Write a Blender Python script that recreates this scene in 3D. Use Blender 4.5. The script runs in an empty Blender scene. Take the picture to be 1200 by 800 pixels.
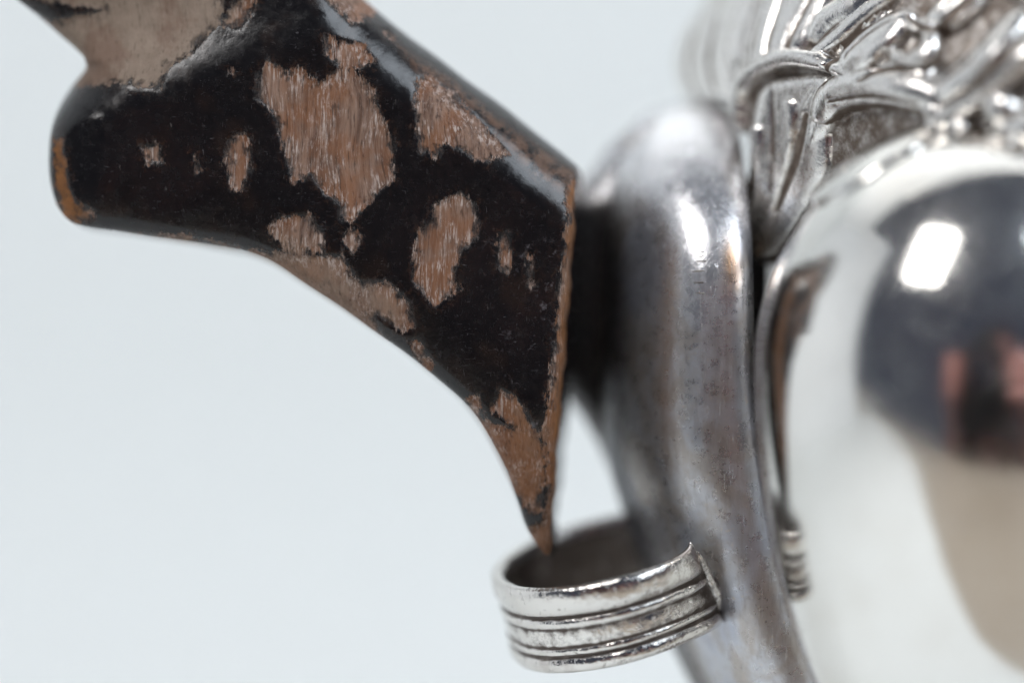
import bpy, math, random
import numpy as np
from mathutils import Vector

random.seed(4)
R = math.radians
S = 0.001                      # all shapes are written in millimetres
sc = bpy.context.scene
col = sc.collection

# ------------------------------------------------------------------ camera
CAM_Y = -250.0
cam_d = bpy.data.cameras.new('camera')
cam_d.sensor_width = 36.0
cam_d.lens = 150.0
cam_d.clip_start = 0.01
cam_d.clip_end = 20.0
cam_d.dof.use_dof = True
cam_d.dof.focus_distance = 0.2500
cam_d.dof.aperture_fstop = 6.2
cam = bpy.data.objects.new('camera', cam_d)
cam.location = (0, CAM_Y * S, 0)
cam.rotation_euler = (R(90), 0, 0)
col.objects.link(cam)
sc.camera = cam

# ------------------------------------------------------------------ world: the dim room round the light tent
w = bpy.data.worlds.new('World')
sc.world = w
w.use_nodes = True
bg = w.node_tree.nodes['Background']
bg.inputs['Color'].default_value = (0.62, 0.72, 1.0, 1)
bg.inputs['Strength'].default_value = 0.075

# ------------------------------------------------------------------ lamps
def area(name, loc, target, sx, sy, power, color, shape='RECTANGLE', spread=180):
    d = bpy.data.lights.new(name, 'AREA')
    d.shape = shape
    d.size, d.size_y = sx * S, sy * S
    d.energy = power
    d.color = color
    d.spread = R(spread)
    o = bpy.data.objects.new(name, d)
    o.location = Vector(loc) * S
    o.rotation_euler = (Vector(target) - Vector(loc)).to_track_quat('-Z', 'Y').to_euler()
    col.objects.link(o)
    return o

area('key_lamp', (-118, -138, 198), (20, 0, 0), 68, 116, .36, (1.0, 0.98, 0.97))
area('tent_lamp_top', (0, 170, 420), (0, 120, 0), 420, 200, 1.15, (1.0, 0.99, 0.97))
area('tent_lamp_side', (-520, 90, 60), (0, 60, 0), 420, 380, 1.04, (0.975, 0.985, 1.0))

area('added_fill', (215, -165, 240), (-10, 0, 5), 230, 230, 1.15, (0.83, 0.91, 1.0))  # unseen lamp, added for a bluish sheen on the handle and to lift the spine

sc.view_settings.view_transform = 'Standard'
sc.view_settings.look = 'None'
sc.view_settings.exposure = 0.0
sc.view_settings.gamma = 1.0
sc.cycles.use_denoising = True
sc.cycles.max_bounces = 10
sc.cycles.glossy_bounces = 8
sc.cycles.sample_clamp_indirect = 6.0

# ------------------------------------------------------------------ small helpers
MM = 0.05                                   # one photograph pixel at the focus distance
def P(px, py, y=0.0):                       # a measured point, at its own depth
    k = (y - CAM_Y) / -CAM_Y
    return np.array([(px - 600) * MM * k, y, (400 - py) * MM * k])
def to_px(v):
    k = -CAM_Y / (v[:, 1] - CAM_Y)
    return np.stack([600 + v[:, 0] * k / MM, 400 - v[:, 2] * k / MM], 1)

def catmull(pts, n=8, closed=False):
    pts = np.asarray(pts, float)
    m = len(pts)
    out = []
    for i in range(m if closed else m - 1):
        g = (lambda j: pts[j % m]) if closed else (lambda j: pts[min(max(j, 0), m - 1)])
        a, b, c, d = g(i - 1), g(i), g(i + 1), g(i + 2)
        for t in np.linspace(0, 1, n, endpoint=False):
            out.append(.5 * (2 * b + (c - a) * t + (2 * a - 5 * b + 4 * c - d) * t * t + (3 * b - a - 3 * c + d) * t ** 3))
    if not closed:
        out.append(pts[-1])
    return np.array(out)

def poly_sdf(q, poly):                      # signed distance, negative inside
    q = np.asarray(q, float)
    poly = np.asarray(poly, float)
    d = np.full(len(q), 1e18)
    inside = np.zeros(len(q), bool)
    for a, b in zip(poly, np.roll(poly, -1, 0)):
        e = b - a
        wv = q - a
        t = np.clip((wv @ e) / max(e @ e, 1e-12), 0, 1)
        r = wv - t[:, None] * e
        d = np.minimum(d, (r * r).sum(1))
        if a[1] != b[1]:
            c = (a[1] <= q[:, 1]) != (b[1] <= q[:, 1])
            xi = a[0] + (q[:, 1] - a[1]) * (b[0] - a[0]) / (b[1] - a[1])
            inside ^= c & (q[:, 0] < xi)
    d = np.sqrt(d)
    return np.where(inside, -d, d)

def sstep(a, b, x):
    t = np.clip((x - a) / (b - a), 0, 1)
    return t * t * (3 - 2 * t)

def smin(a, b, k):
    h = np.clip(.5 + .5 * (b - a) / k, 0, 1)
    return b * (1 - h) + a * h - k * h * (1 - h)
def smax(a, b, k):
    return -smin(-a, -b, k)

def surface_nets(f, org, step):
    inside = f < 0
    nx, ny, nz = (s - 1 for s in f.shape)
    acc = np.zeros((nx, ny, nz, 3), np.float32)
    cnt = np.zeros((nx, ny, nz), np.float32)
    for ax in range(3):
        lo = [slice(None)] * 3; hi = [slice(None)] * 3
        lo[ax] = slice(0, -1); hi[ax] = slice(1, None)
        f0, f1 = f[tuple(lo)], f[tuple(hi)]
        cross = (f0 < 0) != (f1 < 0)
        t = np.where(cross, f0 / np.where(cross, f0 - f1, 1), 0)
        o1, o2 = [a for a in range(3) if a != ax]
        for d1 in (0, 1):
            for d2 in (0, 1):
                sl = [slice(None)] * 3
                sl[o1] = slice(d1, d1 + (nx, ny, nz)[o1]); sl[o2] = slice(d2, d2 + (nx, ny, nz)[o2])
                cr = cross[tuple(sl)]; tt = t[tuple(sl)]
                cnt += cr
                acc[..., ax] += np.where(cr, tt, 0)
                acc[..., o1] += cr * d1
                acc[..., o2] += cr * d2
    act = cnt > 0
    idx = np.full(act.shape, -1, np.int64)
    ii = np.argwhere(act)
    idx[act] = np.arange(len(ii))
    verts = org + step * (ii + acc[act] / cnt[act][:, None])
    faces = []
    for ax in range(3):
        o1, o2 = (ax + 1) % 3, (ax + 2) % 3
        lo = [slice(None)] * 3; hi = [slice(None)] * 3
        lo[ax] = slice(0, -1); hi[ax] = slice(1, None)
        for o in (o1, o2):
            lo[o] = hi[o] = slice(1, -1)
        a, b = inside[tuple(lo)], inside[tuple(hi)]
        off = np.zeros(3, int); off[o1] = off[o2] = 1
        for sel, flip in ((a & ~b, False), (b & ~a, True)):
            c = np.argwhere(sel) + off
            e1 = np.zeros(3, int); e1[o1] = 1
            e2 = np.zeros(3, int); e2[o2] = 1
            q = np.stack([idx[tuple((c - e1 - e2).T)], idx[tuple((c - e2).T)], idx[tuple(c.T)], idx[tuple((c - e1).T)]], 1)
            faces.append(q[:, ::-1] if flip else q)
    return verts, np.concatenate(faces)

BASE = np.array([62.0, 15.0, -62.0])        # foot of the pot
def make(name, verts, faces, mat, parent=None, origin=None, attrs=None, smooth=True):
    origin = BASE if origin is None else np.asarray(origin, float)
    me = bpy.data.meshes.new(name)
    v = ((np.asarray(verts, float) - origin) * S)
    me.from_pydata(v.tolist(), [], [list(map(int, f)) for f in faces])
    me.validate()
    if smooth:
        me.polygons.foreach_set('use_smooth', [True] * len(me.polygons))
    for k, a in (attrs or {}).items():
        at = me.attributes.new(k, 'FLOAT', 'POINT')
        at.data.foreach_set('value', np.asarray(a, np.float32))
    me.materials.append(mat)
    me.update()
    o = bpy.data.objects.new(name, me)
    col.objects.link(o)
    if parent is not None:
        o.parent = parent
    else:
        o.location = origin * S
    return o

def grid_faces(nu, nv, wrap_u=False, wrap_v=False, base=0):
    f = []
    for i in range(nu if wrap_u else nu - 1):
        for j in range(nv if wrap_v else nv - 1):
            a, b = (i + 1) % nu, (j + 1) % nv
            f.append((base + i * nv + j, base + a * nv + j, base + a * nv + b, base + i * nv + b))
    return f

# ------------------------------------------------------------------ materials
class NT:
    def __init__(self, name):
        self.m = bpy.data.materials.new(name)
        self.m.use_nodes = True
        self.t = self.m.node_tree
        self.n = self.t.nodes
        self.b = self.n['Principled BSDF']
        tc = self.n.new('ShaderNodeTexCoord')
        mp = self.n.new('ShaderNodeVectorMath'); mp.operation = 'SCALE'
        mp.inputs['Scale'].default_value = 1000.0
        self.l(tc.outputs['Object'], mp.inputs[0])
        self.mm = mp.outputs[0]
    def l(self, a, b): self.t.links.new(a, b)
    def put(self, v, sock):
        if hasattr(v, 'is_linked') or isinstance(v, bpy.types.NodeSocket): self.l(v, sock)
        else: sock.default_value = v
    def scaled(self, vec):
        n = self.n.new('ShaderNodeVectorMath'); n.operation = 'MULTIPLY'
        self.l(self.mm, n.inputs[0]); n.inputs[1].default_value = vec
        return n.outputs[0]
    def noise(self, scale, detail=4, rough=.55, vec=None, dist=0):
        n = self.n.new('ShaderNodeTexNoise')
        self.l(vec if vec is not None else self.mm, n.inputs['Vector'])
        n.inputs['Scale'].default_value = scale
        n.inputs['Detail'].default_value = detail
        n.inputs['Roughness'].default_value = rough
        n.inputs['Distortion'].default_value = dist
        return n.outputs['Fac']
    def voro(self, scale, vec=None, feature='F1'):
        n = self.n.new('ShaderNodeTexVoronoi'); n.feature = feature
        self.l(vec if vec is not None else self.mm, n.inputs['Vector'])
        n.inputs['Scale'].default_value = scale
        return n.outputs['Distance']
    def math(self, op, a, b=0.0, c=0.0):
        n = self.n.new('ShaderNodeMath'); n.operation = op
        for i, v in enumerate((a, b, c)): self.put(v, n.inputs[i])
        return n.outputs[0]
    def ramp(self, v, a, b, lo=0.0, hi=1.0):
        n = self.n.new('ShaderNodeMapRange'); n.interpolation_type = 'SMOOTHSTEP'
        self.put(v, n.inputs['Value'])
        n.inputs['From Min'].default_value = a; n.inputs['From Max'].default_value = b
        n.inputs['To Min'].default_value = lo; n.inputs['To Max'].default_value = hi
        return n.outputs['Result']
    def mix(self, f, a, b):
        n = self.n.new('ShaderNodeMix'); n.data_type = 'RGBA'
        self.put(f, n.inputs['Factor'])
        for v, s in ((a, n.inputs['A']), (b, n.inputs['B'])):
            if isinstance(v, tuple): s.default_value = (*v, 1) if len(v) == 3 else v
            else: self.l(v, s)
        return n.outputs['Result']
    def mixf(self, f, a, b):
        n = self.n.new('ShaderNodeMix'); n.data_type = 'FLOAT'
        self.put(f, n.inputs['Factor']); self.put(a, n.inputs['A']); self.put(b, n.inputs['B'])
        return n.outputs['Result']
    def attr(self, name):
        n = self.n.new('ShaderNodeAttribute'); n.attribute_name = name
        return n.outputs['Fac']
    def bump(self, h, dist_mm, strength=1.0, normal=None):
        n = self.n.new('ShaderNodeBump')
        self.put(h, n.inputs['Height'])
        n.inputs['Distance'].default_value = dist_mm * S
        n.inputs['Strength'].default_value = strength
        if normal is not None: self.l(normal, n.inputs['Normal'])
        return n.outputs['Normal']
    def set(self, **k):
        for a, v in k.items():
            s = self.b.inputs[a.replace('_', ' ')]
            if isinstance(v, tuple) and len(v) == 3: v = (*v, 1)
            self.put(v, s)
        return self.m

def mat_handle():
    t = NT('worn_black_lacquer_on_wood')
    wn = t.n.new('ShaderNodeTexNoise'); t.l(t.mm, wn.inputs['Vector']); wn.inputs['Scale'].default_value = .16; wn.inputs['Detail'].default_value = 1
    wa = t.n.new('ShaderNodeVectorMath'); wa.operation = 'MULTIPLY_ADD'
    t.l(wn.outputs['Color'], wa.inputs[0]); wa.inputs[1].default_value = (1.3, 1.3, 0); t.l(t.mm, wa.inputs[2])
    flat_mm = t.mm; t.mm = wa.outputs[0]
    grain = t.scaled((1.0, 1.0, 0.08))
    jag = t.noise(3.2, 6, .68, t.scaled((1.0, 1.0, 0.40)))
    jag2 = t.noise(0.9, 3, .5)
    chip = t.attr('chip')
    c = t.math('ADD', chip, t.math('MULTIPLY', t.math('SUBTRACT', jag, .5), 1.15))
    c = t.math('ADD', c, t.math('MULTIPLY', t.math('SUBTRACT', jag2, .5), .5))
    c = t.math('ADD', c, t.math('MULTIPLY', t.math('SUBTRACT', t.noise(7.5, 4, .7, t.scaled((1.6, 1.6, .35))), .5), .6))
    fl = t.ramp(t.noise(1.7, 9, .74, t.scaled((1.3, 1.3, .5))), .655, .70)
    # islands of lacquer left inside the bare patches, worn through in places
    left = t.math('MULTIPLY', t.ramp(t.noise(2.3, 6, .7, t.scaled((1.5, 1.5, .3))), .59, .66), t.ramp(c, .9, .0))
    soft = t.ramp(t.noise(.8, 4, .6), .45, .65, .10, .75)
    cm = t.ramp(t.math('DIVIDE', t.math('ADD', c, .06), soft), 0.0, 1.0)
    wood = t.math('MAXIMUM', t.math('SUBTRACT', cm, t.math('MULTIPLY', left, .85)), t.math('MULTIPLY', fl, .25))
    wood = t.math('MAXIMUM', wood, 0.0)
    g1 = t.noise(2.6, 7, .66, grain, .25)
    g2 = t.noise(6.8, 5, .68, t.scaled((1, 1, .085)), .25)
    g3 = t.noise(12.0, 4, .62, t.scaled((1, 1, .13)), .2)
    patch = t.noise(.42, 3, .5)
    wc = t.mix(t.ramp(g1, .32, .66), (.095, .048, .031), (.265, .165, .118))
    wc = t.mix(t.math('MULTIPLY', t.ramp(patch, .40, .58), .85), wc, t.mix(g1, (.125, .048, .022), (.285, .135, .070)))
    white = t.ramp(t.math('ADD', t.noise(.7, 4, .6), t.math('MULTIPLY', t.ramp(c, 1.0, .0), .16)), .46, .66)
    fibre = t.math('MAXIMUM', t.ramp(g2, .50, .62), t.ramp(g3, .55, .66))
    wc = t.mix(t.math('MULTIPLY', fibre, t.math('ADD', t.math('MULTIPLY', white, .66), .12)), wc, (.54, .455, .41))
    pore = t.ramp(t.noise(6.0, 5, .66, t.scaled((1, 1, .10))), .555, .67)
    wc = t.mix(t.math('MULTIPLY', pore, .7), wc, (.035, .018, .012))
    pale = t.attr('pale')
    pc = t.mix(t.noise(1.1, 7, .7), (.12, .085, .062), (.38, .30, .235))
    pc = t.mix(t.math('MULTIPLY', t.ramp(t.noise(.35, 5, .65), .46, .62), .75), pc, (.17, .105, .075))
    wc = t.mix(pale, wc, t.mix(t.math('MULTIPLY', pore, .5), pc, (.07, .045, .03)))
    oc = t.mix(t.noise(2.0, 6, .68), (.045, .018, .008), (.40, .17, .055))
    wc = t.mix(t.attr('amber'), wc, oc)
    dirt = t.math('MULTIPLY', t.ramp(c, .55, .05), t.ramp(t.noise(1.6, 6, .7), .46, .62))
    wc = t.mix(t.math('MULTIPLY', dirt, .75), wc, (.045, .028, .020))
    # lacquer, thinned to brown round the losses
    dust = t.ramp(t.noise(1.3, 8, .70), .50, .74)
    lc = t.mix(t.math('MULTIPLY', dust, .14), (.0065, .0058, .0065), (.050, .040, .036))
    thin = t.math('MULTIPLY', t.ramp(c, -.75, .0), t.ramp(t.noise(2.8, 6, .7), .46, .66))
    lc = t.mix(t.math('MULTIPLY', thin, .30), lc, (.085, .042, .024))
    lc = t.mix(t.math('MULTIPLY', t.ramp(t.noise(.4, 4, .6), .52, .72), .35), lc, (.030, .017, .012))
    scr = t.ramp(t.noise(9, 3, .6, t.scaled((.25, 1, 1.2)), 1.0), .655, .71)
    scr2 = t.ramp(t.noise(7, 3, .6, t.scaled((1.2, 1, .2)), 1.2), .67, .72)
    scr = t.math('MAXIMUM', scr, scr2)
    lc = t.mix(t.math('MULTIPLY', scr, .20), lc, (.26, .25, .26))
    lc = t.mix(t.math('MULTIPLY', t.attr('brown'), t.ramp(t.noise(1.4, 7, .7), .36, .58)), lc, (.105, .060, .040))
    bloom = t.math('MULTIPLY', t.ramp(t.noise(1.1, 7, .75), .57, .72), t.ramp(t.attr('bloom'), .0, 1.0))
    lc = t.mix(t.math('MULTIPLY', bloom, .55), lc, (.20, .185, .20))
    colr = t.mix(wood, lc, wc)
    rl = t.ramp(t.noise(1.2, 7, .68), .3, .72, .14, .32)
    rough = t.mixf(wood, rl, .62)
    h = t.math('MULTIPLY', t.ramp(c, -.08, .12), -1.0)
    nb = t.bump(h, .16, 1.0)
    fib = t.math('ADD', t.math('ADD', t.math('MULTIPLY', g2, .8), t.math('MULTIPLY', g3, .5)), t.math('MULTIPLY', g1, .6))
    nb = t.bump(t.math('MULTIPLY', fib, wood), .10, .9, nb)
    nb = t.bump(t.noise(1.2, 5, .55), .07, .5, nb)
    nb = t.bump(t.noise(14, 3, .6), .008, .5, nb)
    return t.set(Base_Color=colr, Roughness=rough, Normal=nb, Specular_IOR_Level=t.mixf(wood, .42, .25))

def mat_polished():
    t = NT('polished_silver')
    r = t.ramp(t.noise(.25, 6, .66), .35, .7, .095, .17)
    hair = t.math('MAXIMUM', t.ramp(t.noise(5, 2, .5, t.scaled((.05, 1.1, 1.1)), .4), .655, .70), t.ramp(t.noise(5, 2, .5, t.scaled((1.1, 1.1, .06)), .6), .655, .70))
    nb = t.bump(t.noise(.16, 3, .5), .10, .35)
    nb = t.bump(t.noise(6, 4, .6, t.scaled((1, 1, .2))), .004, .5, nb)
    nb = t.bump(hair, .010, .6, nb)
    cc = t.mix(t.ramp(t.noise(.12, 4, .6), .45, .75), (.85, .835, .80), (.74, .71, .66))
    return t.set(Base_Color=cc, Metallic=1.0, Roughness=r, Normal=nb)

def mat_chased():
    t = NT('chased_silver')
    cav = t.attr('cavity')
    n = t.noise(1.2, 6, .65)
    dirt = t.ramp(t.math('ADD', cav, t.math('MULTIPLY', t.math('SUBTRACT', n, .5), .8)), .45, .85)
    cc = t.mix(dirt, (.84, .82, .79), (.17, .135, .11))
    cc = t.mix(t.math('MULTIPLY', t.ramp(t.noise(.7, 4, .6), .55, .72), .4), cc, (.42, .36, .31))
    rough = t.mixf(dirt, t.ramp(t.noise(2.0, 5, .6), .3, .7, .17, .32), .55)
    nb = t.bump(t.noise(.9, 4, .55), .16, .5)
    nb = t.bump(t.noise(7, 4, .6), .02, .7, nb)
    return t.set(Base_Color=cc, Metallic=t.mixf(dirt, 1.0, .6), Roughness=rough, Normal=nb)

def mat_tarnished():
    t = NT('tarnished_silver')
    n1 = t.noise(.35, 5, .6, None, .6)
    n2 = t.noise(1.4, 6, .65)
    n3 = t.noise(.22, 3, .5, t.scaled((1.0, 1.0, .45)))
    cc = t.mix(t.ramp(n1, .38, .62), (.55, .555, .58), (.46, .425, .40))
    cc = t.mix(t.math('MULTIPLY', t.ramp(n3, .50, .66), .7), cc, (.47, .51, .61))
    cc = t.mix(t.math('MULTIPLY', t.ramp(n2, .58, .74), .35), cc, (.27, .215, .18))
    cc = t.mix(t.math('MULTIPLY', t.ramp(t.noise(2.6, 5, .6), .60, .72), .5), cc, (.66, .57, .48))
    worn_gleam = t.attr('worn_gleam')
    cc = t.mix(t.math('MULTIPLY', worn_gleam, t.ramp(n2, .25, .6, .6, 1.0)), cc, (.86, .86, .88))  # lamp highlight and bright dome reflection put into the colour as less tarnish
    cc = t.mix(t.attr('copper'), cc, (.80, .50, .30))
    pit = t.ramp(t.noise(3.6, 3, .5, None, .3), .735, .76)
    pit = t.math('MAXIMUM', pit, t.attr('stamp'))
    cc = t.mix(t.math('MULTIPLY', pit, .8), cc, (.07, .055, .045))
    st1 = t.noise(2.4, 6, .65, t.scaled((1, 1, .10)), .3)
    cc = t.mix(t.math('MULTIPLY', t.ramp(st1, .52, .66), .32), cc, (.30, .275, .265))
    cc = t.mix(t.math('MULTIPLY', t.ramp(st1, .44, .34), .25), cc, (.62, .64, .70))
    cc = t.mix(t.attr('painted_dark'), cc, (.02, .016, .015))  # dark reflection and gap beside the handle, painted near black
    rough = t.mixf(worn_gleam, t.ramp(n2, .3, .7, .24, .38), t.ramp(n2, .3, .7, .17, .28))
    nb = t.bump(t.math('MULTIPLY', pit, -1.0), .10, .8)
    nb = t.bump(t.noise(.35, 3, .5), .16, .35, nb)
    nb = t.bump(t.noise(6, 5, .65), .022, .8, nb)
    scr = t.ramp(t.noise(8, 2, .5, t.scaled((.9, .9, .09)), .5), .64, .72)
    nb = t.bump(scr, .03, .7, nb)
    return t.set(Base_Color=cc, Metallic=t.mixf(t.math('MAXIMUM', pit, t.attr('painted_dark')), .84, .3), Roughness=rough, Normal=nb)

def mat_ring():
    t = NT('reeded_silver')
    g = t.attr('grime')
    n = t.noise(1.7, 6, .65)
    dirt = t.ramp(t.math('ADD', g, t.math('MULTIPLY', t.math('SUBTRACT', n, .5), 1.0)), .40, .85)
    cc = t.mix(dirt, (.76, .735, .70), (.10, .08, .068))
    cc = t.mix(t.math('MULTIPLY', t.ramp(t.noise(.6, 4, .6), .52, .70), .4), cc, (.42, .37, .34))
    rough = t.mixf(dirt, t.ramp(n, .3, .7, .09, .20), .45)
    nb = t.bump(t.noise(.7, 4, .55), .30, .6)
    nb = t.bump(t.noise(5, 6, .65), .022, .8, nb)
    nb = t.bump(t.math('MULTIPLY', t.ramp(t.noise(1.9, 5, .7), .60, .70), -1.0), .06, .8, nb)
    return t.set(Base_Color=cc, Metallic=t.mixf(dirt, 1.0, .5), Roughness=rough, Normal=nb)

def mat_fabric(name, color, trans):
    t = NT(name)
    out = t.n['Material Output']
    d = t.n.new('ShaderNodeBsdfDiffuse'); tr = t.n.new('ShaderNodeBsdfTranslucent')
    mx = t.n.new('ShaderNodeMixShader')
    c = t.mix(t.noise(.02, 3, .5), tuple(x * .985 for x in color), color)
    t.l(c, d.inputs['Color']); t.l(c, tr.inputs['Color'])
    mx.inputs[0].default_value = trans
    t.l(d.outputs[0], mx.inputs[1]); t.l(tr.outputs[0], mx.inputs[2])
    t.l(mx.outputs[0], out.inputs['Surface'])
    return t.m

M_HANDLE, M_POL, M_CHASE = mat_handle(), mat_polished(), mat_chased()
M_TARN, M_RING = mat_tarnished(), mat_ring()
M_FAB = mat_fabric('white_tent_fabric', (.90, .92, .935), .5)
M_PAPER = mat_fabric('white_paper', (.855, .870, .858), 0.0)

# ------------------------------------------------------------------ setting: white light tent, open to the camera
def sheet(name, prof, axis_lo, axis_hi, mat, along='x', n=2):
    v, f = [], []
    prof = np.asarray(prof, float)
    for s in (axis_lo, axis_hi):
        for a, b in prof:
            v.append((s, a, b) if along == 'x' else (a, s, b))
    m = len(prof)
    for j in range(m - 1):
        f.append((j, j + 1, m + j + 1, m + j))
    return make(name, v, f, mat, origin=(0, 0, 0))
arc = [(250 - 60 + 60 * math.sin(a), -62.0 + 60 - 60 * math.cos(a)) for a in np.linspace(0, math.pi / 2, 14)]
edge = [(-330, -150), (-150, -146), (-100, -135), (-40, -94), (11, -58), (45, -44), (330, -40)]
v, f = [], []
for x, y in edge:
    v.append((x, y, -62.0)); v += [(x, a, b) for a, b in arc]
m = len(arc) + 1
for i in range(len(edge) - 1):
    for j in range(m - 1):
        f.append((i * m + j, (i + 1) * m + j, (i + 1) * m + j + 1, i * m + j + 1))
o = make('floor', v, f, M_PAPER, origin=(0, 0, 0)); o['kind'] = 'structure'
tt = NT('table_wood')
tt.set(Base_Color=tt.mix(tt.noise(.02, 6, .6, tt.scaled((.2, 1, 1))), (.36, .30, .24), (.50, .43, .35)), Roughness=.5)
o = make('table_top', [(x, y, z) for z in (-64.0, -94.0) for x, y in ((-700, -172), (700, -172), (700, 420), (-700, 420))],
         [(0, 1, 2, 3), (7, 6, 5, 4), (0, 4, 5, 1), (1, 5, 6, 2), (2, 6, 7, 3), (3, 7, 4, 0)], tt.m, origin=(0, 0, 0), smooth=False); o['kind'] = 'structure'
o = sheet('backdrop', [(250, -2), (250, 330)], -330, 330, M_PAPER); o['kind'] = 'structure'
o = sheet('tent_wall', [(-300, -70), (-300, 330)], -95, 250, M_FAB, along='y'); o['kind'] = 'structure'
o = sheet('tent_wall', [(330, -70), (330, 330)], -95, 250, M_FAB, along='y'); o['kind'] = 'structure'
o = sheet('tent_ceiling', [(48, 300), (250, 300)], -330, 330, M_FAB); o['kind'] = 'structure'

# ------------------------------------------------------------------ the pot
pot = bpy.data.objects.new('coffee_pot', None)
pot.empty_display_size = .02
pot.location = BASE * S
col.objects.link(pot)
pot['label'] = 'antique silver pot with lobed polished body, chased leaf shoulder and chipped black wooden handle'
pot['category'] = 'coffee pot'

AX = np.array([62.0, 17.0])
PROF = np.array([(-62, 0), (-62, 27), (-60.5, 28.5), (-58.5, 28), (-56, 24), (-52, 21), (-46, 22), (-38, 28), (-28, 34), (-15, 38.5),
                 (-4, 39.5), (5, 40), (11, 40), (14, 38.5), (17, 37), (20, 36), (23, 35), (26, 34), (31, 31), (36, 28), (42, 27), (48, 29), (50, 28), (50, 0)], float)
prof_s = catmull(PROF[1:-1], 6)
prof_s = np.vstack([PROF[:1], prof_s, PROF[-1:]])
def shoulder_r(z):
    return np.interp(z, prof_s[1:-1, 0], prof_s[1:-1, 1])
NU = 128
v = []
for z, r in prof_s:
    for k in range(NU):
        a = 2 * math.pi * k / NU
        v.append((AX[0] + r * math.cos(a), AX[1] + r * math.sin(a), z))
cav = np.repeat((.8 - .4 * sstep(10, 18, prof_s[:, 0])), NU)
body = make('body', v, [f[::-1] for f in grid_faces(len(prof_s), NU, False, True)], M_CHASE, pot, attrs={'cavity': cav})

def on_body(px, py):                        # where the sight line through a measured pixel meets the shoulder
    y = -60.0
    last = None
    while y < 90:
        p = P(px, py, y)
        d = math.hypot(p[0] - AX[0], p[1] - AX[1]) - shoulder_r(p[2])
        if d < 0:
            break
        if last is None or d < last[0]:
            last = (d, p)
        y += .05
    else:
        p = last[1]
    a = math.atan2(p[1] - AX[1], p[0] - AX[0])
    r = shoulder_r(p[2])
    dr = (shoulder_r(p[2] + .3) - shoulder_r(p[2] - .3)) / .6
    n = np.array([math.cos(a), math.sin(a), -dr]); n /= np.linalg.norm(n)
    return np.array([AX[0] + r * math.cos(a), AX[1] + r * math.sin(a), p[2]]), n

# ---- lobes: egg shaped swellings round the belly
LOBE_R, LOBE_Z = 14.0, -1.5
def lobe_verts(cx, cy, nu=200, nv=130):
    v = []
    for j in range(nv):
        ph = math.pi * j / (nv - 1)
        rz = 14.2 if ph < math.pi / 2 else 27.0
        for k in range(nu):
            a = 2 * math.pi * k / nu
            s = math.sin(ph)
            s = s ** .92
            v.append((cx + LOBE_R * s * math.cos(a), cy + LOBE_R * s * math.sin(a), LOBE_Z + rz * math.cos(ph)))
    return np.array(v), [f[::-1] for f in grid_faces(nv, nu, False, True)]
def lobe_center(deg):
    return AX[0] - 38.0 * math.cos(R(deg)), AX[1] - 4.0 - 38.0 * math.sin(R(deg))
FRONT = 26.5
LEAN = R(4.5)
def lean(vv, c):                            # the front lobe leans a little towards the viewer
    d_ = vv - c
    return c + np.stack([d_[:, 0], d_[:, 1] * math.cos(LEAN) - d_[:, 2] * math.sin(LEAN), d_[:, 1] * math.sin(LEAN) + d_[:, 2] * math.cos(LEAN)], 1)
lobes = []
for k in range(8):
    cx, cy = lobe_center(FRONT + 45 * k)
    vv, ff = lobe_verts(cx, cy) if k in (0, 1, 7) else lobe_verts(cx, cy, 64, 40)
    if k == 0: vv = lean(vv, np.array([cx, cy, LOBE_Z]))
    lobes.append(make('lobe', vv, ff, M_POL, pot))
LC = np.array([*lobe_center(FRONT), LOBE_Z])

# leaf shaped cap chased over the crown of the front lobe
cap_poly = catmull([(884, 300), (892, 262), (918, 262), (946, 240), (958, 243), (1000, 222), (1048, 190), (1084, 168), (1105, 120), (1000, 90), (860, 90), (850, 260)], 5, True)
vv, ff = lobe_verts(LC[0], LC[1], 420, 300)
nrm = (vv - LC) / np.array([LOBE_R, LOBE_R, 14.2]); vv = lean(vv, LC); nrm = lean(nrm, np.zeros(3))
d = -poly_sdf(to_px(vv), cap_poly) * MM
nrm /= np.linalg.norm(nrm, axis=1)[:, None]
off = np.where(d > 0, .55 * np.sqrt(np.clip(1 - (1 - np.clip(d / .8, 0, 1)) ** 2, 0, 1)), -.6 * np.clip(-d / .25, 0, 1)) - .05
off = off + .25 * sstep(.6, 3, d)
front = vv[:, 1] < LC[1] + 3
keep = (d > -.3) & front & (vv[:, 2] > LOBE_Z)
ff = [f for f in ff if all(keep[i] for i in f)]
used = sorted({i for f in ff for i in f}); mp_ = {i: n for n, i in enumerate(used)}
make('leaf_cap', (vv + nrm * off[:, None])[used], [[mp_[i] for i in f] for f in ff], M_POL, lobes[0])

# ---- spine: the tall tarnished mount against which the handle sits
sp = np.array([  # photograph row, left edge, right edge
    (111.5, 808, 826), (114, 790, 846), (120, 772, 858), (130, 756, 864), (150, 741, 867), (180, 730, 868), (220, 723, 869), (280, 718, 871), (350, 715, 872), (420, 713, 873),
    (470, 713, 876), (520, 716, 883), (560, 724, 890), (610, 740, 899), (660, 757, 912), (700, 771, 924), (750, 790, 940), (800, 814, 957), (900, 872, 992), (1000, 940, 1028), (1080, 1000, 1052)], float)
rows = np.concatenate([sp[:6, 0], np.arange(190, 1081, 6)])
L = np.interp(rows, sp[:, 0], sp[:, 1]); Rr = np.interp(rows, sp[:, 0], sp[:, 2])
ker = np.array([1, 2, 3, 2, 1]) / 9
for arr in (L, Rr):
    s = np.convolve(np.pad(arr, 2, mode='edge'), ker, 'valid'); arr[7:-2] = s[7:-2]
NV = 96
v, worn_gleam, cop, st = [], [], [], []
SPY, SPB, SHEAR = 6.0, 5.6, -.22
G_ROW = np.arange(110.0, 345.0, 2)
s_l = np.interp(G_ROW, (112, 150, 225, 290, 342), (2.0, 1.3, .88, .42, 0))
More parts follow.
